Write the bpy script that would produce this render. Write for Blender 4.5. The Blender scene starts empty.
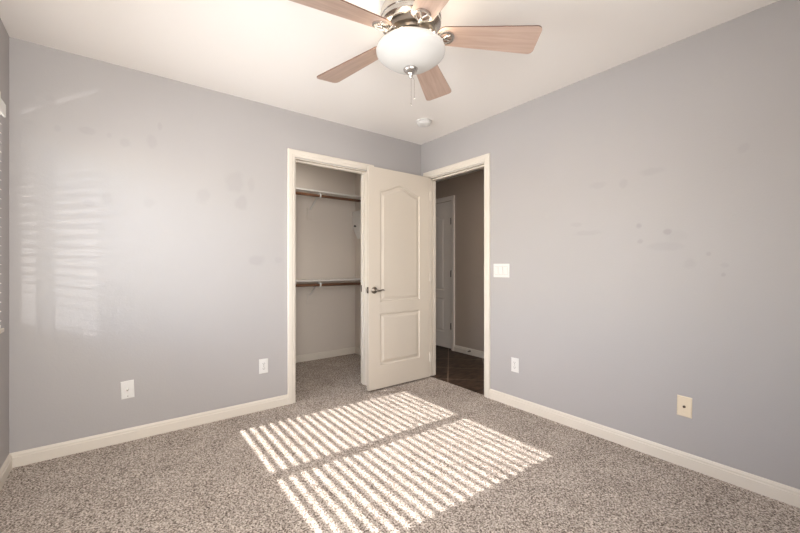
import bpy, bmesh, math, random
from mathutils import Vector, Matrix
random.seed(3)
R = math.radians
sc = bpy.context.scene
C = sc.collection

# ------------------------------------------------------------------ camera, world, lights, exposure
cam_d = bpy.data.cameras.new('camera')
cam_d.sensor_width = 36.0
cam_d.lens = 370.0 / 800.0 * 36.0
cam_d.shift_y = 0.5 / 800.0
cam_d.clip_start = 0.02
cam = bpy.data.objects.new('camera', cam_d); C.objects.link(cam)
cam.location = (0, 0, 1.137)
cam.rotation_euler = (R(90), 0, R(-37.3))
sc.camera = cam

sc.view_settings.view_transform = 'Standard'
sc.view_settings.look = 'None'
sc.view_settings.gamma = 1.0
sc.view_settings.use_curve_mapping = False
sc.view_settings.exposure = 0.0
sc.cycles.use_denoising = True
sc.cycles.max_bounces = 12
sc.cycles.diffuse_bounces = 8
sc.cycles.sample_clamp_indirect = 6.0

world = bpy.data.worlds.new('world'); sc.world = world
world.use_nodes = True
wn = world.node_tree.nodes; wl = world.node_tree.links
sky = wn.new('ShaderNodeTexSky')
sky.sky_type = 'NISHITA'; sky.sun_disc = False; sky.air_density = 1.0
sky.sun_elevation = R(36.9); sky.sun_rotation = R(270)
wl.new(sky.outputs[0], wn['Background'].inputs[0])
wn['Background'].inputs[1].default_value = 1.0

def light(name, kind, loc, energy, color=(1, 1, 1), direction=None, **kw):
    d = bpy.data.lights.new(name, kind); d.energy = energy; d.color = color
    for k, v in kw.items(): setattr(d, k, v)
    o = bpy.data.objects.new(name, d); C.objects.link(o); o.location = loc
    if direction is not None:
        o.rotation_euler = Vector(direction).to_track_quat('-Z', 'Y').to_euler()
    return o
light('sun', 'SUN', (-6, 2, 6), 16.0, (1.0, 0.96, 0.915), (1, -0.037, -0.744), angle=R(0.55))
# added area light inside the blind, standing in for soft window daylight
light('window_fill', 'AREA', (-0.425, 2.04, 1.42), 13.5, (0.95, 0.98, 1.0), (1, 0, 0.05),
      shape='RECTANGLE', size=1.46, size_y=1.02, specular_factor=0.3, spread=R(105))
# unseen spot added outside as a glint, striping the closet wall through the blind
light('glint_spot', 'SPOT', (-1.6, -1.7, 1.24), 220.0, (1.0, 0.99, 0.97), (1.27, 4.7, 0.0), spot_size=R(40), spot_blend=0.3, shadow_soft_size=0.013)
# unseen soft fills added behind the camera to brighten the room
light('rear_fill', 'AREA', (0.9, -0.38, 1.45), 36.0, (1.0, 0.965, 0.93), (0.12, 1, 0.05),
      shape='RECTANGLE', size=2.4, size_y=1.7, specular_factor=0.0)
light('rear_fill_left', 'AREA', (0.0, -0.38, 1.4), 38.0, (1.0, 0.975, 0.95), (0.3, 1, 0.0),
      shape='RECTANGLE', size=0.9, size_y=1.7, specular_factor=0.0, spread=R(120))  # second added fill behind the camera, on the window side
light('closet_fill', 'AREA', (1.5, 3.7, 2.40), 3.5, (1.0, 0.95, 0.88), (0, 0, -1), shape='DISK', size=0.25, specular_factor=0.0)  # added fill under the closet ceiling, no fixture there
light('hall_fill', 'AREA', (3.1, 1.3, 2.33), 16.5, (1.0, 0.93, 0.85), (0, 0, -1), shape='DISK', size=0.3)  # added fill for the dim hall, out of view and without a fixture

# ------------------------------------------------------------------ helpers
def tag(o, label=None, cat=None, group=None, kind=None):
    if label: o['label'] = label
    if cat: o['category'] = cat
    if group: o['group'] = group
    if kind: o['kind'] = kind
    return o
def empty(name, loc=(0, 0, 0), parent=None):
    o = bpy.data.objects.new(name, None); C.objects.link(o); o.location = loc
    o.empty_display_size = 0.05
    if parent: o.parent = parent
    return o
def obj(name, bm, mat, parent=None, smooth=False, loc=None, bevel=0.0, auto=None):
    bmesh.ops.recalc_face_normals(bm, faces=bm.faces)
    me = bpy.data.meshes.new(name); bm.to_mesh(me); bm.free()
    mats = mat if isinstance(mat, (list, tuple)) else [mat]
    for m in mats: me.materials.append(m)
    if smooth or auto:
        for p in me.polygons: p.use_smooth = True
    if auto:
        me.set_sharp_from_angle(angle=R(auto))
    o = bpy.data.objects.new(name, me); C.objects.link(o)
    if parent: o.parent = parent
    if loc: o.location = loc
    if bevel:
        b = o.modifiers.new('bevel', 'BEVEL'); b.width = bevel; b.segments = 2; b.limit_method = 'ANGLE'
    return o
def box(bm, x0, x1, y0, y1, z0, z1, mi=0):
    v = [bm.verts.new(p) for p in ((x0,y0,z0),(x1,y0,z0),(x1,y1,z0),(x0,y1,z0),(x0,y0,z1),(x1,y0,z1),(x1,y1,z1),(x0,y1,z1))]
    for f in ((0,3,2,1),(4,5,6,7),(0,1,5,4),(1,2,6,5),(2,3,7,6),(3,0,4,7)):
        fc = bm.faces.new([v[i] for i in f]); fc.material_index = mi
    return v
def bx(*a):
    bm = bmesh.new(); box(bm, *a); return bm
def loft(bm, rings, closed=True, caps=True, mi=0):
    vs = [[bm.verts.new(p) for p in r] for r in rings]
    n = len(vs[0])
    for a, b in zip(vs[:-1], vs[1:]):
        for i in range(n if closed else n - 1):
            j = (i + 1) % n
            f = bm.faces.new((a[i], a[j], b[j], b[i])); f.material_index = mi
    if caps and closed:
        bm.faces.new(list(reversed(vs[0]))).material_index = mi
        bm.faces.new(vs[-1]).material_index = mi
    return vs
def lathe(bm, prof, n=48, cx=0, cy=0):
    # prof: (r, z) list, ends on the axis close themselves
    rows = []
    for r, z in prof:
        if r < 1e-6: rows.append([bm.verts.new((cx, cy, z))])
        else: rows.append([bm.verts.new((cx + r*math.cos(2*math.pi*i/n), cy + r*math.sin(2*math.pi*i/n), z)) for i in range(n)])
    for a, b in zip(rows[:-1], rows[1:]):
        for i in range(n):
            j = (i + 1) % n
            if len(a) == 1 and len(b) == 1: continue
            if len(a) == 1: bm.faces.new((a[0], b[i], b[j]))
            elif len(b) == 1: bm.faces.new((a[i], a[j], b[0]))
            else: bm.faces.new((a[i], a[j], b[j], b[i]))
def tube(bm, pts, rad, n=10):
    pts = [Vector(p) for p in pts]
    rads = rad if isinstance(rad, (list, tuple)) else [rad]*len(pts)
    rings = []; up = None
    for i, p in enumerate(pts):
        t = (pts[min(i+1, len(pts)-1)] - pts[max(i-1, 0)]).normalized()
        if up is None:
            up = Vector((0,0,1)) if abs(t.z) < 0.9 else Vector((1,0,0))
        a = (up - t*up.dot(t)).normalized(); b = t.cross(a); up = a
        rings.append([p + (a*math.cos(2*math.pi*k/n) + b*math.sin(2*math.pi*k/n))*rads[i] for k in range(n)])
    loft(bm, rings)
def extrude_poly(bm, poly, axis_vec):
    loft(bm, [[Vector(p) for p in poly], [Vector(p) + Vector(axis_vec) for p in poly]])

# ------------------------------------------------------------------ materials
def mat(name, base=(0.8,0.8,0.8), rough=0.5, metal=0.0, spec=0.5, bump=None, emit=None, estr=0.0):
    m = bpy.data.materials.new(name); m.use_nodes = True
    nt = m.node_tree; b = nt.nodes['Principled BSDF']
    b.inputs['Base Color'].default_value = (*base, 1)
    b.inputs['Roughness'].default_value = rough
    b.inputs['Metallic'].default_value = metal
    b.inputs['Specular IOR Level'].default_value = spec
    if emit:
        b.inputs['Emission Color'].default_value = (*emit, 1); b.inputs['Emission Strength'].default_value = estr
    if bump:
        sc_, st, dist = bump
        tc = nt.nodes.new('ShaderNodeTexCoord'); n = nt.nodes.new('ShaderNodeTexNoise')
        n.inputs['Scale'].default_value = sc_; n.inputs['Detail'].default_value = 3
        bp = nt.nodes.new('ShaderNodeBump'); bp.inputs['Strength'].default_value = st; bp.inputs['Distance'].default_value = dist
        nt.links.new(tc.outputs['Object'], n.inputs['Vector']); nt.links.new(n.outputs['Fac'], bp.inputs['Height'])
        nt.links.new(bp.outputs['Normal'], b.inputs['Normal'])
    return m
def N(nt, t, **kw):
    n = nt.nodes.new(t)
    for k, v in kw.items(): setattr(n, k, v)
    return n
def math_n(nt, op, a, b=None, clamp=False):
    n = N(nt, 'ShaderNodeMath', operation=op); n.use_clamp = clamp
    for i, v in enumerate((a, b)):
        if v is None: continue
        if isinstance(v, (int, float)): n.inputs[i].default_value = v
        else: nt.links.new(v, n.inputs[i])
    return n.outputs[0]

# scuffs and touch-up patches on the painted walls: (x, y, z, radius across, radius up, strength)
def wall_mat(name, base, marks, axis):
    m = mat(name, base, rough=0.5, spec=0.3, bump=(95, 0.16, 0.003))
    nt = m.node_tree; b = nt.nodes['Principled BSDF']; L = nt.links
    tc = N(nt, 'ShaderNodeTexCoord'); sep = N(nt, 'ShaderNodeSeparateXYZ')
    wob = N(nt, 'ShaderNodeTexNoise'); wob.inputs['Scale'].default_value = 14; wob.inputs['Detail'].default_value = 3
    L.new(tc.outputs['Object'], wob.inputs['Vector']); L.new(tc.outputs['Object'], sep.inputs[0])
    total = None
    for (a, z, ra, rz, s) in marks:
        da = math_n(nt, 'DIVIDE', math_n(nt, 'SUBTRACT', sep.outputs[axis], a), ra)
        dz = math_n(nt, 'DIVIDE', math_n(nt, 'SUBTRACT', sep.outputs[2], z), rz)
        d = math_n(nt, 'SQRT', math_n(nt, 'ADD', math_n(nt, 'MULTIPLY', da, da), math_n(nt, 'MULTIPLY', dz, dz)))
        d = math_n(nt, 'ADD', d, math_n(nt, 'MULTIPLY', math_n(nt, 'SUBTRACT', wob.outputs['Fac'], 0.5), 1.4))
        f = math_n(nt, 'MULTIPLY', math_n(nt, 'SUBTRACT', 1.25, d), 1.8, True)
        f = math_n(nt, 'MULTIPLY', f, s)
        total = f if total is None else math_n(nt, 'MAXIMUM', total, f)
    big = N(nt, 'ShaderNodeTexNoise'); big.inputs['Scale'].default_value = 2.2; big.inputs['Detail'].default_value = 4
    L.new(tc.outputs['Object'], big.inputs['Vector'])
    val = math_n(nt, 'ADD', math_n(nt, 'MULTIPLY', math_n(nt, 'SUBTRACT', big.outputs['Fac'], 0.5), 0.06), 1.0)
    if total is not None: val = math_n(nt, 'SUBTRACT', val, total)
    mul = N(nt, 'ShaderNodeVectorMath', operation='SCALE'); mul.inputs[0].default_value = base
    L.new(val, mul.inputs['Scale']); L.new(mul.outputs[0], b.inputs['Base Color'])
    return m
WALL = (0.395, 0.376, 0.369)
backmarks = [(0.705,1.786,0.071,0.078,0.06),(0.826,1.782,0.024,0.049,0.045),(0.756,1.627,0.044,0.054,0.07),(0.49,1.65,0.042,0.052,0.055),(0.874,1.188,0.061,0.037,0.07),(1.043,1.193,0.029,0.026,0.05),(-0.059,1.574,0.026,0.033,0.05),(-0.145,1.535,0.03,0.022,0.05),(0.17,1.573,0.035,0.038,0.045),(-0.151,1.985,0.038,0.022,0.06),(-0.29,1.968,0.014,0.019,0.05),(0.038,1.95,0.031,0.028,0.065),(0.181,1.987,0.027,0.043,0.055),(0.226,2.099,0.013,0.027,0.07),(-0.324,2.14,0.024,0.019,0.04),(-0.045,1.978,0.012,0.016,0.05),(-0.391,1.514,0.033,0.014,0.03),(-0.416,1.978,0.02,0.012,0.035)]
rightmarks = [(0.929,1.393,0.018,0.018,0.13),(0.779,1.344,0.021,0.017,0.14),(0.919,1.294,0.016,0.014,0.1),(1.181,1.688,0.055,0.022,0.05),(1.015,1.671,0.022,0.027,0.06),(0.858,1.716,0.063,0.023,0.055),(1.319,1.435,0.04,0.016,0.05),(1.253,1.37,0.1,0.016,0.05),(0.797,1.259,0.091,0.025,0.05),(0.673,1.158,0.03,0.032,0.05),(0.587,1.209,0.01,0.01,0.09),(0.524,1.097,0.009,0.01,0.1),(0.52,1.147,0.019,0.013,0.05),(0.446,1.753,0.025,0.024,0.05),(0.728,1.316,0.055,0.032,0.03)]
M = {}
M['wall_a'] = wall_mat('painted_wall_scuffed', WALL, backmarks, 0)
M['wall_b'] = wall_mat('painted_wall_marked', WALL, rightmarks, 1)
M['wall'] = wall_mat('painted_wall', WALL, [], 0)
M['closet'] = wall_mat('closet_paint', (0.62, 0.56, 0.50), [], 0)
M['taupe'] = wall_mat('hall_paint', (0.42, 0.35, 0.29), [], 0)
M['ceiling'] = mat('ceiling_paint', (0.87, 0.835, 0.80), rough=0.8, spec=0.2, bump=(70, 0.12, 0.003))
M['trim'] = mat('trim_paint', (0.67, 0.615, 0.54), rough=0.38, spec=0.4)
M['door'] = mat('door_paint', (0.57, 0.51, 0.435), rough=0.4, spec=0.4)
M['halldoor'] = mat('hall_door_paint', (0.76, 0.70, 0.64), rough=0.4, spec=0.4)
M['white'] = mat('white_plastic', (0.68, 0.665, 0.64), rough=0.35)
M['whitepaint'] = mat('white_enamel', (0.68, 0.65, 0.61), rough=0.4)
M['almond'] = mat('almond_plastic', (0.70, 0.60, 0.455), rough=0.35)
M['dark'] = mat('dark_slot', (0.03, 0.028, 0.025), rough=0.5)
M['bronze'] = mat('dark_bronze', (0.10, 0.075, 0.06), rough=0.4, metal=0.8)
M['nickel'] = mat('brushed_nickel', (0.56, 0.53, 0.50), rough=0.27, metal=1.0)
M['satin'] = mat('aged_nickel', (0.25, 0.22, 0.19), rough=0.3, metal=1.0)
M['vinyl'] = mat('white_vinyl', (0.82, 0.81, 0.78), rough=0.4)
M['globe'] = mat('alabaster_glass', (0.52, 0.51, 0.49), rough=0.25, emit=(1.0, 0.95, 0.88), estr=0.12)
M['gravel'] = mat('gravel_yard', (0.42, 0.36, 0.30), rough=0.9, bump=(25, 0.6, 0.02))
m = mat('window_glass', (1, 1, 1), rough=0.0)
nt = m.node_tree; nt.nodes.remove(nt.nodes['Principled BSDF'])
tr = N(nt, 'ShaderNodeBsdfTransparent'); gl = N(nt, 'ShaderNodeBsdfGlossy'); gl.inputs['Roughness'].default_value = 0.02
fr = N(nt, 'ShaderNodeValue'); fr.outputs[0].default_value = 0.06; mx = N(nt, 'ShaderNodeMixShader')
nt.links.new(fr.outputs[0], mx.inputs[0]); nt.links.new(tr.outputs[0], mx.inputs[1]); nt.links.new(gl.outputs[0], mx.inputs[2])
nt.links.new(mx.outputs[0], nt.nodes['Material Output'].inputs[0]); M['glass'] = m

def carpet_mat():
    m = mat('speckled_carpet', rough=0.95, spec=0.1); nt = m.node_tree; L = nt.links; b = nt.nodes['Principled BSDF']
    tc = N(nt, 'ShaderNodeTexCoord')
    n1 = N(nt, 'ShaderNodeTexNoise'); n1.inputs['Scale'].default_value = 125; n1.inputs['Detail'].default_value = 2.5; n1.inputs['Roughness'].default_value = 0.6
    n2 = N(nt, 'ShaderNodeTexVoronoi'); n2.inputs['Scale'].default_value = 165
    n3 = N(nt, 'ShaderNodeTexNoise'); n3.inputs['Scale'].default_value = 5; n3.inputs['Detail'].default_value = 3
    for n in (n1, n2, n3): L.new(tc.outputs['Object'], n.inputs['Vector'])
    vc = N(nt, 'ShaderNodeRGBToBW'); L.new(n2.outputs['Color'], vc.inputs[0])
    mixv = math_n(nt, 'ADD', math_n(nt, 'MULTIPLY', n1.outputs['Fac'], 0.68), math_n(nt, 'MULTIPLY', vc.outputs[0], 0.32))
    mixv = math_n(nt, 'ADD', mixv, math_n(nt, 'MULTIPLY', math_n(nt, 'SUBTRACT', n3.outputs['Fac'], 0.5), 0.10))
    cr = N(nt, 'ShaderNodeValToRGB'); e = cr.color_ramp.elements
    e[0].position = 0.37; e[0].color = (0.12, 0.095, 0.08, 1)
    e[1].position = 0.68; e[1].color = (0.76, 0.69, 0.62, 1)
    x = e.new(0.465); x.color = (0.34, 0.287, 0.25, 1)
    x = e.new(0.55); x.color = (0.495, 0.433, 0.38, 1)
    L.new(mixv, cr.inputs[0]); L.new(cr.outputs[0], b.inputs['Base Color'])
    bp = N(nt, 'ShaderNodeBump'); bp.inputs['Strength'].default_value = 0.6; bp.inputs['Distance'].default_value = 0.006
    L.new(mixv, bp.inputs['Height']); L.new(bp.outputs[0], b.inputs['Normal'])
    return m
M['carpet'] = carpet_mat()

def tile_mat():
    m = mat('dark_slate_tile', rough=0.45, spec=0.25); nt = m.node_tree; L = nt.links; b = nt.nodes['Principled BSDF']
    tc = N(nt, 'ShaderNodeTexCoord'); mp = N(nt, 'ShaderNodeMapping')
    mp.vector_type = 'TEXTURE'
    mp.inputs['Location'].default_value = (2.68, 2.71, 0); mp.inputs['Rotation'].default_value = (0, 0, R(45))
    L.new(tc.outputs['Object'], mp.inputs[0])
    br = N(nt, 'ShaderNodeTexBrick'); br.offset = 0.0; br.squash = 1.0
    br.inputs['Scale'].default_value = 1.0; br.inputs['Brick Width'].default_value = 0.42; br.inputs['Row Height'].default_value = 0.42
    br.inputs['Mortar Size'].default_value = 0.0045; br.inputs['Mortar Smooth'].default_value = 0.2
    br.inputs['Color1'].default_value = (0, 0, 0, 1); br.inputs['Color2'].default_value = (0, 0, 0, 1); br.inputs['Mortar'].default_value = (1, 1, 1, 1)
    L.new(mp.outputs[0], br.inputs['Vector'])
    n = N(nt, 'ShaderNodeTexNoise'); n.inputs['Scale'].default_value = 9; n.inputs['Detail'].default_value = 6
    st = N(nt, 'ShaderNodeMapping'); st.inputs['Scale'].default_value = (1, 2.5, 1); st.inputs['Rotation'].default_value = (0, 0, R(30))
    L.new(tc.outputs['Object'], st.inputs[0]); L.new(st.outputs[0], n.inputs['Vector'])
    cr = N(nt, 'ShaderNodeValToRGB'); e = cr.color_ramp.elements
    e[0].position = 0.35; e[0].color = (0.016, 0.009, 0.005, 1); e[1].position = 0.7; e[1].color = (0.085, 0.05, 0.032, 1)
    L.new(n.outputs['Fac'], cr.inputs[0])
    mx = N(nt, 'ShaderNodeMix', data_type='RGBA'); L.new(br.outputs['Color'], mx.inputs[0])
    L.new(cr.outputs[0], mx.inputs[6]); mx.inputs[7].default_value = (0.24, 0.175, 0.13, 1)
    L.new(mx.outputs[2], b.inputs['Base Color'])
    bp = N(nt, 'ShaderNodeBump'); bp.inputs['Strength'].default_value = 0.4; bp.inputs['Distance'].default_value = 0.004
    L.new(n.outputs['Fac'], bp.inputs['Height']); L.new(bp.outputs[0], b.inputs['Normal'])
    return m
M['tile'] = tile_mat()

def wood_mat(name, c0, c1, scale=(3, 45, 45), rough=0.4):
    m = mat(name, rough=rough); nt = m.node_tree; L = nt.links; b = nt.nodes['Principled BSDF']
    tc = N(nt, 'ShaderNodeTexCoord'); mp = N(nt, 'ShaderNodeMapping'); mp.inputs['Scale'].default_value = scale
    n = N(nt, 'ShaderNodeTexNoise'); n.inputs['Scale'].default_value = 1.0; n.inputs['Detail'].default_value = 5; n.inputs['Distortion'].default_value = 0.6
    cr = N(nt, 'ShaderNodeValToRGB'); e = cr.color_ramp.elements
    e[0].position = 0.3; e[0].color = (*c0, 1); e[1].position = 0.7; e[1].color = (*c1, 1)
    L.new(tc.outputs['Object'], mp.inputs[0]); L.new(mp.outputs[0], n.inputs['Vector']); L.new(n.outputs['Fac'], cr.inputs[0])
    L.new(cr.outputs[0], b.inputs['Base Color'])
    return m
M['blade'] = wood_mat('pale_maple_laminate', (0.43, 0.305, 0.245), (0.54, 0.40, 0.33))
M['bladeedge'] = wood_mat('walnut_edge', (0.09, 0.045, 0.03), (0.14, 0.07, 0.045))
M['rod'] = wood_mat('stained_rod_wood', (0.13, 0.06, 0.032), (0.21, 0.105, 0.058), rough=0.35)

# ------------------------------------------------------------------ the room
H = 2.44
XL, XR, YB, YF = -0.49, 2.57, 3.006, -0.45       # window wall, entry wall, closet wall, wall behind the camera
TA, TB = 0.115, 0.10                             # wall thickness
CX0, CX1, CH = 1.18, 1.90, 2.055                 # closet opening
EY0, EY1, EH = 2.143, 2.888, 2.06                # entry opening
WY0, WY1, WZ0, WZ1 = 1.28, 2.80, 0.815, 2.05      # window opening
def S(name, bm, m, parent=None, **kw):
    o = obj(name, bm, m, parent, **kw)
    if not parent: o['kind'] = 'structure'
    return o
S('floor', bx(XL-0.2, XR+0.012, YF-0.1, YB+1.36, -0.06, 0.0), M['carpet'])
S('floor_hall', bx(XR+0.012, 3.80, 0.3, 6.1, -0.06, -0.006), M['tile'])
S('ceiling', bx(XL-0.2, XR+TB, YF-0.1, YB+1.36, H, H+0.1), M['ceiling'])
S('ceiling_hall', bx(XR+TB, 3.80, 0.3, 6.1, 2.36, 2.46), M['ceiling'])
bm = bmesh.new()
box(bm, XL-0.2, CX0, YB, YB+TA, 0, H); box(bm, CX1, XR+TB, YB, YB+TA, 0, H); box(bm, CX0, CX1, YB, YB+TA, CH, H)
S('wall_back', bm, M['wall_a'])
bm = bmesh.new()
box(bm, XR, XR+TB, YF-0.1, EY0, 0, H); box(bm, XR, XR+TB, EY1, YB, 0, H); box(bm, XR, XR+TB, EY0, EY1, EH, H)
S('wall_right', bm, M['wall_b'])
bm = bmesh.new()
box(bm, XL-0.16, XL, YF-0.1, WY0, 0, H); box(bm, XL-0.16, XL, WY1, YB, 0, H)
box(bm, XL-0.16, XL, WY0, WY1, 0, WZ0); box(bm, XL-0.16, XL, WY0, WY1, WZ1, H)
S('wall_left', bm, M['wall'])
S('wall_front', bx(XL, XR, YF-0.1, YF, 0, H), M['wall'])
# walk-in closet
KY, KX0, KX1 = 4.25, 0.55, 2.495
S('wall_closet_back', bx(KX0-0.1, KX1+0.1, KY, KY+0.1, 0, H), M['closet'])
S('wall_closet_right', bx(KX1, KX1+0.09, YB+TA, KY, 0, H), M['closet'])
S('wall_closet_left', bx(KX0-0.1, KX0, YB+TA, KY, 0, H), M['closet'])
S('wall_closet_front', bx(KX0, CX0-0.001, YB+TA, YB+TA+0.004, 0, H), M['closet'])
# hall beyond the entry
HX = 3.65
bm = bmesh.new()
HD0, HD1 = 3.62, 4.38
box(bm, HX, HX+0.1, 0.3, HD0, 0, 2.4); box(bm, HX, HX+0.1, HD1, 6.0, 0, 2.4); box(bm, HX, HX+0.1, HD0, HD1, 2.05, 2.4)
S('wall_hall_right', bm, M['taupe'])
S('hall_door_backing', bx(HX+0.1, HX+0.14, HD0-0.1, HD1+0.1, -0.06, 2.4), M['taupe'])  # unseen panel added behind the hall door to stop a light leak
S('wall_hall_end', bx(XR+TB, HX, 6.0, 6.1, 0, 2.4), M['taupe'])
S('wall_hall_front', bx(XR+TB, HX, 0.3, 0.4, 0, 2.4), M['taupe'])
S('wall_hall_left', bx(XR+TB, XR+TB+0.012, YB+0.05, 6.0, 0, 2.4), M['taupe'])
S('ground', bx(-14, XL-0.16, -8, 12, -0.35, -0.25), M['gravel'])

# baseboards: stepped profile (distance from wall, height)
BP = [(0, 0), (0.014, 0), (0.014, 0.056), (0.010, 0.060), (0.010, 0.070), (0.005, 0.080), (0, 0.082)]
def base(name, p0, p1, nrm, m0=0, m1=0, z=0.0, hs=1.0, mt='trim'):
    # m0/m1: +1 miter growing, used at inside corners (shorten with depth)
    p0, p1, nrm = Vector(p0), Vector(p1), Vector(nrm); d = (p1-p0).normalized()
    bm = bmesh.new()
    r0 = [Vector((*(p0 + nrm*t + d*t*m0), z + h*hs)) for t, h in BP]
    r1 = [Vector((*(p1 + nrm*t - d*t*m1), z + h*hs)) for t, h in BP]
    loft(bm, [r0, r1])
    return S(name, bm, M[mt])
CW = 0.060
base('baseboard_back', (XL, YB), (CX0-CW, YB), (0, -1), 1, 0)
base('baseboard_back_corner', (CX1+CW, YB), (XR, YB), (0, -1), 0, 1)
base('baseboard_left', (XL, YF), (XL, YB), (1, 0), 1, 1)
base('baseboard_right', (XR, YF), (XR, EY0-CW), (-1, 0), 1, 0)
base('baseboard_right_corner', (XR, EY1+CW), (XR, YB), (-1, 0), 0, 1)
base('baseboard_front', (XL, YF), (XR, YF), (0, 1), 1, 1)
base('baseboard_closet_back', (KX0, KY), (KX1, KY), (0, -1), 1, 1)
base('baseboard_closet_right', (KX1, YB+TA), (KX1, KY), (-1, 0), 0, 1)
base('baseboard_closet_left', (KX0, YB+TA), (KX0, KY), (1, 0), 0, 1)
base('baseboard_hall', (HX, 0.4), (HX, HD0-CW), (-1, 0), 0, 0, z=-0.006, mt='trim')

# casings: profile (outward offset, thickness) swept round an opening
CP = [(0.0, 0.0), (0.0, 0.010), (0.006, 0.013), (0.020, 0.013), (0.026, 0.017), (0.052, 0.018), (0.060, 0.014), (0.060, 0.0)]
def casing(name, a, b, top, origin, along, nrm, mt='trim', reveal=0.004, z0=0.0):
    o, al, n = Vector(origin), Vector(along), Vector(nrm)
    a -= reveal; b += reveal; top += reveal
    rings = []
    for side in range(4):
        ring = []
        for off, t in CP:
            s, z = [(a-off, z0), (a-off, top+off), (b+off, top+off), (b+off, z0)][side]
            ring.append(o + al*s + n*t + Vector((0, 0, z)))
        rings.append(ring)
    bm = bmesh.new(); loft(bm, rings)
    return S(name, bm, M[mt])
casing('trim_1', CX0, CX1, CH, (0, YB, 0), (1, 0, 0), (0, -1, 0))
casing('trim_2', EY0, EY1, EH, (XR, 0, 0), (0, 1, 0), (-1, 0, 0))
casing('trim_3', EY0, EY1, EH, (XR+TB, 0, 0), (0, 1, 0), (1, 0, 0), z0=-0.006)
casing('trim_4', HD0, HD1, 2.05, (HX, 0, 0), (0, 1, 0), (-1, 0, 0), mt='halldoor', z0=-0.006)
# jambs with stops
def jamb(name, a, b, top, c0, c1, stop, ax, mt='trim', th=0.0):
    # lining of an opening that runs a..b along one axis and c0..c1 through the wall
    bm = bmesh.new(); t = 0.006
    def B(s0, s1, q0, q1, z0, z1):
        if ax == 'x': box(bm, s0, s1, q0, q1, z0, z1)
        else: box(bm, q0, q1, s0, s1, z0, z1)
    B(a-t*0, a+t, c0, c1, 0, top); B(b-t, b, c0, c1, 0, top); B(a+t, b-t, c0, c1, top-t, top)
    s0, s1 = stop
    B(a+t, a+t+0.010, s0, s1, 0, top-t); B(b-t-0.010, b-t, s0, s1, 0, top-t); B(a+t+0.010, b-t-0.010, s0, s1, top-t-0.012, top-t)
    return S(name, bm, M[mt])
j1 = jamb('trim_5', CX0, CX1, CH, YB, YB+TA, (YB+0.045, YB+0.078), 'x')
j2 = jamb('trim_6', EY0, EY1, EH, XR, XR+TB, (XR+0.045, XR+0.078), 'y')
# strike plates
obj('strike_plate', bx(CX1-0.0085, CX1-0.0062, YB+0.083, YB+0.107, 0.895, 0.96), M['bronze'], j1)
obj('strike_plate', bx(XR+0.008, XR+0.034, EY0+0.0062, EY0+0.0085, 0.895, 0.96), M['bronze'], j2)

# ------------------------------------------------------------------ panelled doors
def offset(poly, d):
    n = len(poly); out = []
    for i in range(n):
        p0, p1, p2 = Vector(poly[i-1]), Vector(poly[i]), Vector(poly[(i+1) % n])
        e1, e2 = (p1-p0).normalized(), (p2-p1).normalized()
        n1, n2 = Vector((-e1.y, e1.x)), Vector((-e2.y, e2.x))
        b = (n1+n2).normalized(); out.append(p1 + b*(d/max(0.4, b.dot(n1))))
    return out
def arch_poly(x0, x1, z0, zs, zp, n=24):
    pts = [(x0, z0), (x1, z0), (x1, zs)]
    for i in range(1, n):
        s = 1 - 2*i/n
        k = 1-abs(s)
        e = min(1, max(0, (k-0.10)/0.90)); e = e*e*(3-2*e)
        pts.append((x0 + (x1-x0)*(1-i/n), zs + (zp-zs)*(0.65*e + 0.35*max(0, (k-0.1)/0.9))))
    pts.append((x0, zs)); return pts
def panel_door(w, h, t, panels):
    """slab in local x (0..w), z (0..h), faces at y=0 and y=t, sunk-and-raised panels on both"""
    bm = bmesh.new()
    for y0, sgn in ((0.0, 1), (t, -1)):
        outer = [bm.verts.new((x, y0, z)) for x, z in ((0,0),(w,0),(w,h),(0,h))]
        edges = [bm.edges.new((outer[i], outer[(i+1)%4])) for i in range(4)]
        for poly in panels:
            prof = [(0, 0), (0.003, 0.0065), (0.010, 0.0105), (0.018, 0.0105), (0.040, 0.002), (0.044, 0.0015)]
            loops = []
            for off, dep in prof:
                pp = offset(poly, off) if off else [Vector(p) for p in poly]
                loops.append([bm.verts.new((p.x, y0 + sgn*dep, p.y)) for p in pp])
            k = len(poly)
            edges += [bm.edges.new((loops[0][i], loops[0][(i+1)%k])) for i in range(k)]
            for a, b in zip(loops[:-1], loops[1:]):
                for i in range(k):
                    bm.faces.new((a[i], a[(i+1)%k], b[(i+1)%k], b[i]))
            bm.faces.new(loops[-1])
        bmesh.ops.triangle_fill(bm, use_beauty=True, use_dissolve=False, edges=edges)
    bm.verts.ensure_lookup_table()
    c = [((0,0),(w,0)), ((w,0),(w,h)), ((w,h),(0,h)), ((0,h),(0,0))]
    def fv(x, y, z): return min(bm.verts, key=lambda v: (v.co - Vector((x, y, z))).length)
    for (a, b) in c:
        bm.faces.new((fv(a[0],0,a[1]), fv(b[0],0,b[1]), fv(b[0],t,b[1]), fv(a[0],t,a[1])))
    return bm
DW, DH = 0.735, 2.036
DX0, DYF = 1.801, 2.829
door_panels = [[(0.125, 0.215), (0.603, 0.215), (0.603, 0.690), (0.125, 0.690)],
               arch_poly(0.125, 0.603, 0.802, 1.828, 1.898)]
door = obj('door_1', panel_door(DW, DH, 0.035, door_panels), M['door'], loc=(DX0, DYF, 0.016))
tag(door, 'cream two-panel interior door with arched top panel, swung open in front of the closet', 'door', kind='structure')
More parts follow.
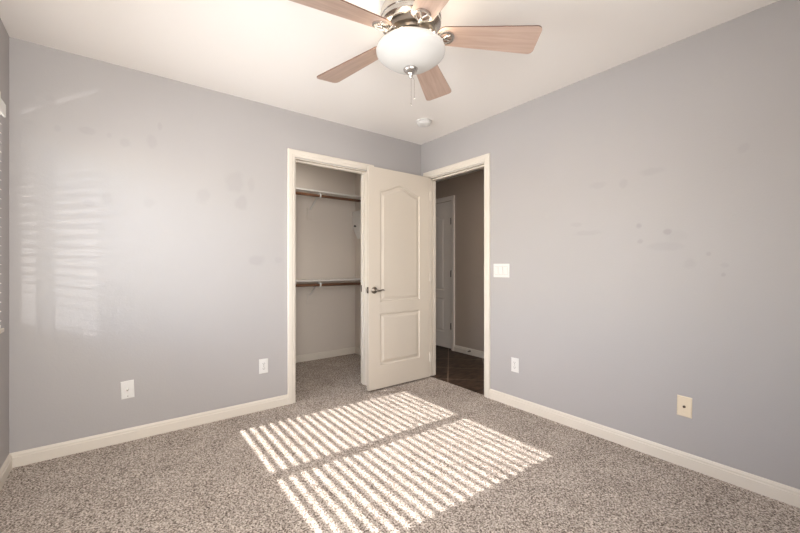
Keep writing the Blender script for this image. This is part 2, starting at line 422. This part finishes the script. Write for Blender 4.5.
# lever handles, latch and hinges (door-local coordinates)
def lever(sy):
    y0 = 0.0 if sy < 0 else 0.035
    bm = bmesh.new()
    prof = [(0, 0.0), (0.0315, 0.0), (0.0315, 0.004), (0.027, 0.009), (0.019, 0.011), (0.0135, 0.014), (0.0115, 0.034), (0.0125, 0.040), (0.009, 0.048), (0, 0.049)]
    tmp = bmesh.new(); lathe(tmp, prof, 28)
    for v in tmp.verts: v.co = Vector((0.058 + v.co.x, y0 + sy*v.co.z, 0.909 + v.co.y))
    me = bpy.data.meshes.new('t'); tmp.to_mesh(me); tmp.free(); bm.from_mesh(me); bpy.data.meshes.remove(me)
    yy = y0 + sy*0.041
    tube(bm, [(0.058, yy, 0.909), (0.075, yy+sy*0.002, 0.906), (0.095, yy+sy*0.003, 0.905), (0.118, yy+sy*0.001, 0.911), (0.135, yy-sy*0.002, 0.911), (0.150, yy-sy*0.006, 0.905)],
         [0.010, 0.0085, 0.0065, 0.006, 0.0058, 0.005], 12)
    obj('lever_handle', bm, M['satin'], door, smooth=True)
lever(-1); lever(1)
obj('latch_plate', bx(-0.0012, 0.001, 0.005, 0.030, 0.882, 0.939), M['bronze'], door)
obj('latch_bolt', bx(-0.009, 0.0, 0.011, 0.023, 0.901, 0.920), M['nickel'], door)
for z in (0.20, 1.02, 1.84):
    bm = bmesh.new(); lathe(bm, [(0, z-0.045), (0.0045, z-0.045), (0.0045, z+0.045), (0.0035, z+0.049), (0, z+0.050)], 14, DW+0.0035, -0.004)
    obj('hinge', bm, M['trim'], door, auto=40)
# hall door
hd = obj('door_2', panel_door(0.752, 2.041, 0.035, door_panels), M['halldoor'])
hd.location = (HX+0.012, HD0+0.757, 0.008); hd.rotation_euler = (0, 0, R(-90))
tag(hd, 'closed white panelled door in the dim hall, three dark hinges on its edge', 'door', kind='structure')
for z in (0.31, 1.035, 1.76):
    bm = bmesh.new(); lathe(bm, [(0, z-0.045), (0.007, z-0.045), (0.007, z+0.045), (0, z+0.05)], 14, 0.756, -0.020)
    box(bm, 0.735, 0.7555, -0.013, 0.001, z-0.043, z+0.043)
    obj('hinge', bm, M['bronze'], hd, auto=40)

# ------------------------------------------------------------------ window and blind
win = empty('window_1', (XL-0.10, (WY0+WY1)/2, WZ0)); win['kind'] = 'structure'
def W(name, bm, m): return obj(name, bm, m, win)
ox, oy, oz = win.location
bm = bmesh.new(); f = 0.035
def WB(b, x0, x1, y0, y1, z0, z1): box(b, x0-ox, x1-ox, y0-oy, y1-oy, z0-oz, z1-oz)
fx0, fx1 = XL-0.13, XL-0.075
WB(bm, fx0, fx1, WY0, WY0+f, WZ0, WZ1); WB(bm, fx0, fx1, WY1-f, WY1, WZ0, WZ1)
WB(bm, fx0, fx1, WY0+f, WY1-f, WZ0, WZ0+f); WB(bm, fx0, fx1, WY0+f, WY1-f, WZ1-f, WZ1)
W('window_frame', bm, M['vinyl'])
YM = 2.057
bm = bmesh.new(); WB(bm, fx0+0.005, fx1-0.005, YM-0.043, YM+0.043, WZ0+f, WZ1-f); W('mullion', bm, M['vinyl'])
bm = bmesh.new(); WB(bm, fx0+0.024, fx0+0.028, WY0+f, YM-0.043, WZ0+f, WZ1-f); W('pane', bm, M['glass'])
bm = bmesh.new(); WB(bm, fx0+0.024, fx0+0.028, YM+0.043, WY1-f, WZ0+f, WZ1-f); W('pane', bm, M['glass'])
S('trim_7', bx(XL-0.075, XL+0.012, WY0-0.02, WY1+0.02, WZ0-0.018, WZ0), M['trim'])

blind = empty('window_blind', (XL-0.022, (WY0+WY1)/2, WZ1))
tag(blind, 'white horizontal slat blind with valance hanging in the side window', 'window blind')
px, py, pz = blind.location
bm = bmesh.new(); box(bm, -0.035, 0.025, WY0+0.005-py, WY1-0.005-py, -0.045, -0.002); obj('headrail', bm, M['vinyl'], blind)
bm = bmesh.new(); box(bm, 0.034, 0.044, WY0+0.002-py, WY1-0.002-py, -0.130, -0.062); obj('valance', bm, M['vinyl'], blind, bevel=0.003)
bm = bmesh.new()
pitch, sw, tilt = 0.0487, 0.060, R(17)
z = 1.937
zs = []
while z > WZ0+0.040: zs.append(z); z -= pitch
for z in zs:
    hx, hz = sw/2*math.cos(tilt), sw/2*math.sin(tilt)
    t = 0.0014
    poly = []
    for s, c in ((-1, 0), (0, 0.0025), (1, 0)): poly.append((s*hx, z-pz - s*hz + c + t))
    for s, c in ((1, 0), (0, 0.0025), (-1, 0)): poly.append((s*hx, z-pz - s*hz + c - t))
    y0, y1 = WY0+0.008-py, WY1-0.008-py
    loft(bm, [[Vector((x, y0, q)) for x, q in poly], [Vector((x, y1, q)) for x, q in poly]])
obj('slats', bm, M['vinyl'], blind)
bm = bmesh.new(); box(bm, -0.026, 0.026, WY0+0.008-py, WY1-0.008-py, WZ0+0.004-pz, WZ0+0.020-pz); obj('bottom_rail', bm, M['vinyl'], blind)
for yy in (WY0+0.18, YM-0.02, WY1-0.18):
    bm = bmesh.new()
    for xx in (-0.030, 0.030): tube(bm, [(xx, yy-py, -0.04), (xx, yy-py, WZ0+0.012-pz)], 0.0009, 6)
    obj('ladder_cord', bm, M['vinyl'], blind)
bm = bmesh.new(); tube(bm, [(0.048, WY0+0.10-py, -0.05), (0.048, WY0+0.10-py, -0.62)], 0.0035, 8); obj('tilt_wand', bm, M['vinyl'], blind)

# ------------------------------------------------------------------ closet fittings
def shelf_set(zs, lab_s, lab_r, lab_b):
    bm = bx(KX0+0.002, KX1-0.002, 3.95, KY-0.001, zs, zs+0.018)
    tag(obj('closet_shelf', bm, M['whitepaint'], bevel=0.002), lab_s, 'shelf', 'closet shelves')
    bm = bmesh.new(); tube(bm, [(KX0+0.002, 3.965, zs-0.042), (KX1-0.002, 3.965, zs-0.042)], 0.0165, 18)
    tag(obj('closet_rod', bm, M['rod'], smooth=True), lab_r, 'closet rod', 'wooden closet rods')
    b = empty('shelf_bracket', (1.855, KY, zs-0.001))
    tag(b, lab_b, 'bracket', 'closet shelf brackets')
    obj('wall_plate', bx(-0.037, 0.037, -0.014, -0.001, -0.285, -0.15), M['closet'], b, bevel=0.002)
    bm = bmesh.new(); box(bm, -0.004, 0.004, -0.285, -0.018, -0.012, 0); obj('arm', bm, M['white'], b)
    bm = bmesh.new(); loft(bm, [[Vector((sx*0.006, y+dy, z+dz)) for sx, dy, dz in ((-1,0,-0.006),(1,0,-0.006),(1,0,0.006),(-1,0,0.006))]
                               for y, z in ((-0.0145, -0.165), (-0.255, -0.015))]); obj('brace', bm, M['white'], b)
    bm = bmesh.new()
    arc = [(0, -0.285 + 0.022*math.cos(a), -0.041 + 0.022*math.sin(a)) for a in [R(d) for d in range(80, 285, 12)]]
    pr = [[Vector((sx*0.009, p[1] + (p[1]+0.285)/0.022*k, p[2] + (p[2]+0.041)/0.022*k)) for sx, k in ((-1,0),(1,0),(1,0.005),(-1,0.005))] for p in arc]
    loft(bm, pr); obj('rod_hook', bm, M['white'], b)
    return b
shelf_set(2.000, 'white closet shelf high on the back wall above the upper wooden rod',
          'brown wooden closet rod under the upper shelf', 'white bracket holding the upper closet shelf and rod')
shelf_set(0.972, 'white closet shelf at waist height above the lower wooden rod',
          'brown wooden closet rod under the lower shelf', 'white bracket holding the lower closet shelf and rod')
bm = bmesh.new()
extrude_poly(bm, [(KX1-0.045, KY-0.002, 1.86), (KX1-0.045, KY-0.002, 1.66), (KX1-0.045, KY-0.13, 1.50), (KX1-0.045, KY-0.24, 1.50), (KX1-0.045, KY-0.24, 1.86)], (0.043, 0, 0))
cl = tag(obj('wall_cleat', bm, M['white'], bevel=0.002), 'white slant-cut wall board in the closet corner with a dark peg', 'wall board')
bm = bmesh.new(); tube(bm, [(KX1-0.045, KY-0.085, 1.665), (KX1-0.065, KY-0.085, 1.668)], 0.012, 12); obj('peg', bm, M['dark'], cl, auto=40)

# ------------------------------------------------------------------ wall plates
def plate_frame(name, loc, rotz, label, cat, group=None, w=0.070, h=0.115, m='white', roll=0.0):
    """local frame: x along the wall, -y out of the wall, z up"""
    e = empty(name, loc); e.rotation_euler = (0, roll, rotz); tag(e, label, cat, group)
    bm = bmesh.new()
    def rr(y, iw, ih):
        return [Vector((sx*(w/2-iw), y, sz*(h/2-ih))) for sx, sz in ((-1,-1),(1,-1),(1,1),(-1,1))]
    loft(bm, [rr(-0.0005, 0, 0), rr(-0.004, 0, 0), rr(-0.0065, 0.004, 0.004)])
    obj('cover_plate', bm, M[m], e)
    return e
def screw(e, x, z, m='white'):
    bm = bmesh.new(); tube(bm, [(x, -0.006, z), (x, -0.0078, z)], 0.0032, 12); obj('screw', bm, M[m], e)
def outlet(loc, rotz, label):
    e = plate_frame('electrical_outlet', loc, rotz, label, 'outlet', 'white duplex outlets')
    for z in (0.0195, -0.0195):
        bm = bmesh.new(); loft(bm, [[Vector((0.0165*math.cos(a)*(1 if abs(math.cos(a)) < 2 else 1), y, z + 0.0140*math.sin(a))) for a in [2*math.pi*k/20 for k in range(20)]] for y in (-0.006, -0.0085)])
        rc = obj('receptacle', bm, M['white'], e)
        bm = bmesh.new()
        box(bm, -0.0078, -0.0052, -0.0092, -0.0084, z-0.001, z+0.0075); box(bm, 0.0052, 0.0078, -0.0092, -0.0084, z-0.001, z+0.0075)
        tube(bm, [(0, -0.0084, z-0.0075), (0, -0.0092, z-0.0075)], 0.0028, 10)
        obj('slot', bm, M['dark'], rc)
    screw(e, 0, 0, 'nickel')
    return e
outlet((0.922, YB, 0.348), 0, 'white duplex outlet low on the wall beside the closet door frame')
outlet((XR, 1.827, 0.340), R(-90), 'white duplex outlet low on the wall beneath the light switches')
def cable(loc, rotz, label, m, jack, roll=0.0):
    e = plate_frame('cable_wall_plate', loc, rotz, label, 'wall plate', None, m=m, roll=roll)
    bm = bmesh.new(); tube(bm, [(0, -0.006, 0), (0, -0.009, 0)], 0.0075, 6); tube(bm, [(0, -0.009, 0), (0, -0.017, 0)], 0.0048, 14)
    obj('coaxial_jack', bm, M[jack], e, auto=40)
    screw(e, 0, 0.042, m); screw(e, 0, -0.042, 'nickel' if m == 'white' else m)
cable((0.049, YB, 0.336), 0, 'white cable wall plate on the grey wall nearest the window', 'white', 'nickel', R(-2))
cable((XR, 0.695, 0.342), R(-90), 'almond cable wall plate low on the grey wall, alone', 'almond', 'bronze', R(1))
e = plate_frame('light_switch', (XR, 1.962, 1.107), R(-90), 'white triple rocker light switch plate beside the open doorway', 'light switch', None, w=0.160, h=0.115)
for x in (-0.046, 0, 0.046):
    bm = bmesh.new(); loft(bm, [[Vector((x+sx*0.0165, y, sz*0.033)) for sx, sz, y in ((-1,-1,y0),(1,-1,y0),(1,1,y1),(-1,1,y1))] for y0, y1 in ((-0.005, -0.005), (-0.0075, -0.011))])
    obj('rocker', bm, M['white'], e)
    bm = bmesh.new()
    for a in ((-0.0182, -0.0168, -0.035, 0.035), (0.0168, 0.0182, -0.035, 0.035), (-0.0168, 0.0168, 0.0335, 0.035), (-0.0168, 0.0168, -0.035, -0.0335)):
        box(bm, x+a[0], x+a[1], -0.0070, -0.0060, a[2], a[3])
    obj('rocker_gap', bm, mat('switch_gap', (0.42, 0.39, 0.35)) if 'gap' not in M else M['gap'], e)

# smoke detector
sd = empty('smoke_detector', (2.17, 2.495, H)); tag(sd, 'round white smoke detector on the ceiling above the doors', 'smoke detector')
bm = bmesh.new(); lathe(bm, [(0, -0.0005), (0.068, -0.0005), (0.070, -0.010), (0.066, -0.014)], 40); lathe(bm, [(0.066, -0.014), (0, -0.014)], 40); obj('base', bm, M['white'], sd, auto=35)
bm = bmesh.new(); lathe(bm, [(0.060, -0.0145), (0.062, -0.024), (0.056, -0.036), (0.040, -0.042), (0.018, -0.044), (0, -0.044)], 40); obj('cover', bm, M['white'], sd, auto=50)
bm = bmesh.new(); lathe(bm, [(0, -0.0445), (0.014, -0.0445), (0.013, -0.048), (0, -0.049)], 20); obj('test_button', bm, M['whitepaint'], sd, loc=(0.012, -0.02, 0.001), auto=40)
# spring door stop on the hall baseboard
ds = empty('door_stop', (HX-0.014, 3.27, 0.045)); tag(ds, 'small dark spring door stop on the hall baseboard', 'door stop')
bm = bmesh.new(); tube(bm, [(0, 0, 0), (-0.006, 0, 0)], 0.011, 12)
tube(bm, [(-0.006 - 0.05*k/72, 0.0055*math.cos(k*0.9), 0.0055*math.sin(k*0.9)) for k in range(73)], 0.0013, 5); obj('spring', bm, M['bronze'], ds)
bm = bmesh.new(); tube(bm, [(-0.055, 0, 0), (-0.068, 0, 0)], 0.008, 12); obj('rubber_tip', bm, M['whitepaint'], ds)

# ------------------------------------------------------------------ ceiling fan
FX, FY = 1.149, 1.421
fan = empty('ceiling_fan', (FX, FY, H)); tag(fan, 'five-blade ceiling fan with pale wood blades, nickel motor and white bowl light', 'ceiling fan')
zz = lambda v: v - H
bm = bmesh.new(); lathe(bm, [(0, zz(2.4395)), (0.098, zz(2.4395)), (0.118, zz(2.433)), (0.137, zz(2.415)), (0.147, zz(2.392)), (0.150, zz(2.372)), (0.150, zz(2.352)),
                             (0.146, zz(2.348)), (0.146, zz(2.342)), (0.150, zz(2.338)), (0.148, zz(2.326)), (0.136, zz(2.316)), (0.110, zz(2.312)), (0, zz(2.312))], 64)
obj('motor_housing', bm, M['nickel'], fan, auto=40)
bm = bmesh.new(); lathe(bm, [(0, zz(2.3115)), (0.118, zz(2.3115)), (0.118, zz(2.286)), (0.104, zz(2.283)), (0, zz(2.283))], 48)
obj('flywheel', bm, M['satin'], fan, auto=40)
bm = bmesh.new(); lathe(bm, [(0, zz(2.2825)), (0.062, zz(2.2825)), (0.072, zz(2.276)), (0.074, zz(2.262)), (0.085, zz(2.256)), (0.118, zz(2.250)), (0.124, zz(2.240)), (0.118, zz(2.2275)), (0, zz(2.2275))], 48)
obj('switch_housing', bm, M['nickel'], fan, auto=40)
GP = [(0.116, 2.226), (0.140, 2.227), (0.157, 2.222), (0.167, 2.212), (0.1705, 2.200), (0.168, 2.189), (0.160, 2.178), (0.148, 2.168), (0.137, 2.161), (0.127, 2.153), (0.111, 2.142), (0.089, 2.131), (0.060, 2.122), (0.030, 2.118), (0, 2.117)]
bm = bmesh.new(); lathe(bm, [(0, zz(2.2265))] + [(r, zz(z)) for r, z in GP], 72)
obj('glass_bowl', bm, M['globe'], fan, smooth=True)
bm = bmesh.new(); lathe(bm, [(0, zz(2.1160)), (0.033, zz(2.1160)), (0.036, zz(2.1125)), (0.032, zz(2.1035)), (0.020, zz(2.0935)), (0.011, zz(2.0875)), (0.012, zz(2.0835)), (0.009, zz(2.0765)), (0.0045, zz(2.0735)), (0.006, zz(2.0695)), (0.0, zz(2.0655))], 32)
obj('finial', bm, M['nickel'], fan, smooth=True)
# bulbs in the open-topped bowl
for k in range(5):
    a = R(-38.5 + 36 + 72*k)
    b = light('fan_bulb', 'POINT', (FX + 0.142*math.cos(a), FY + 0.142*math.sin(a), 2.243), 0.85, (1.0, 0.86, 0.68), shadow_soft_size=0.006)
for x, y, zb in ((0.0015, -0.0015, 1.945), (0.014, -0.011, 1.975)):
    bm = bmesh.new(); tube(bm, [(x*0.35, y*0.35, zz(2.078)), (x, y, zz(2.06)), (x, y, zz(zb))], 0.0009, 6)
    ch = obj('pull_chain', bm, M['nickel'], fan)
    bm = bmesh.new(); lathe(bm, [(0, zz(zb)+0.002), (0.002, zz(zb)), (0.0026, zz(zb)-0.006), (0.0014, zz(zb)-0.012), (0, zz(zb)-0.013)], 10, x, y)
    obj('chain_pull', bm, M['nickel'], ch, smooth=True)

def blade_bm():
    bm = bmesh.new(); r0, r1, w0, w1, t = 0.132, 0.622, 0.112, 0.170, 0.0055
    pts = []
    def rc(cx, cy, rad, a0, a1, n=7):
        for i in range(n):
            a = R(a0 + (a1-a0)*i/(n-1)); pts.append((cx + rad*math.cos(a), cy + rad*math.sin(a)))
    ra, rb = 0.042, 0.026
    rc(r0+ra, -w0/2+ra, ra, 180, 270); rc(r1-rb, -w1/2+rb, rb, 270, 360); rc(r1-rb, w1/2-rb, rb, 0, 90); rc(r0+ra, w0/2-ra, ra, 90, 180)
    lo = [bm.verts.new((x, y, -t/2)) for x, y in pts]; hi = [bm.verts.new((x, y, t/2)) for x, y in pts]
    bm.faces.new(lo).material_index = 0; bm.faces.new(hi).material_index = 1
    for i in range(len(pts)):
        j = (i+1) % len(pts); bm.faces.new((lo[i], lo[j], hi[j], hi[i])).material_index = 1
    return bm
def iron_bm():
    # blade iron under the blade root: ring medallion, three spokes, arm back to the flywheel
    bm = bmesh.new(); cx, rr_, z = 0.172, 0.033, -0.0085
    n = 36; rings = []
    for i in range(n):
        a = 2*math.pi*i/n; c, s = math.cos(a), math.sin(a)
        rings.append([Vector((cx + (rr_+dr)*c*1.08, (rr_+dr)*s, z+dz)) for dr, dz in ((-0.007, 0.005), (-0.007, -0.002), (-0.003, -0.005), (0.003, -0.005), (0.007, -0.002), (0.007, 0.005))])
    vs = [[bm.verts.new(p) for p in r] for r in rings]
    for i in range(n):
        a, b = vs[i], vs[(i+1) % n]
        for k in range(6): bm.faces.new((a[k], a[(k+1)%6], b[(k+1)%6], b[k]))
    for ang in (35, -35, 180):
        a = R(ang); tube(bm, [(cx-0.012, 0, z-0.003), (cx + rr_*1.0*math.cos(a), rr_*math.sin(a), z-0.001)], [0.006, 0.005], 8)
    tube(bm, [(cx-0.010, 0, z-0.005), (0.150, 0, z-0.012), (0.128, 0, z-0.008), (0.112, 0, 0.004), (0.100, 0, 0.010)], [0.007, 0.0085, 0.009, 0.010, 0.011], 10)
    return bm
lathe_screw = [(0, -0.001), (0.0045, -0.001), (0.004, -0.004), (0, -0.005)]
b0 = obj('blade', blade_bm(), [M['blade'], M['bladeedge']], fan)
i0 = obj('blade_iron', iron_bm(), M['nickel'], b0, auto=50)
angs = (-38.5, 33.5, 105.5, 177.5, 249.5)
ms = [b0, i0]
for k, ang in enumerate(angs):
    b = b0
    if k:
        b = b0.copy(); C.objects.link(b); b.parent = fan
        i = i0.copy(); C.objects.link(i); i.parent = b
    Rm = Matrix.Translation((0, 0, zz(2.284))) @ Matrix.Rotation(R(ang), 4, 'Z') @ Matrix.Rotation(R(3.4), 4, 'Y') @ Matrix.Rotation(R(-11.8), 4, 'X')
    b.matrix_local = Rm
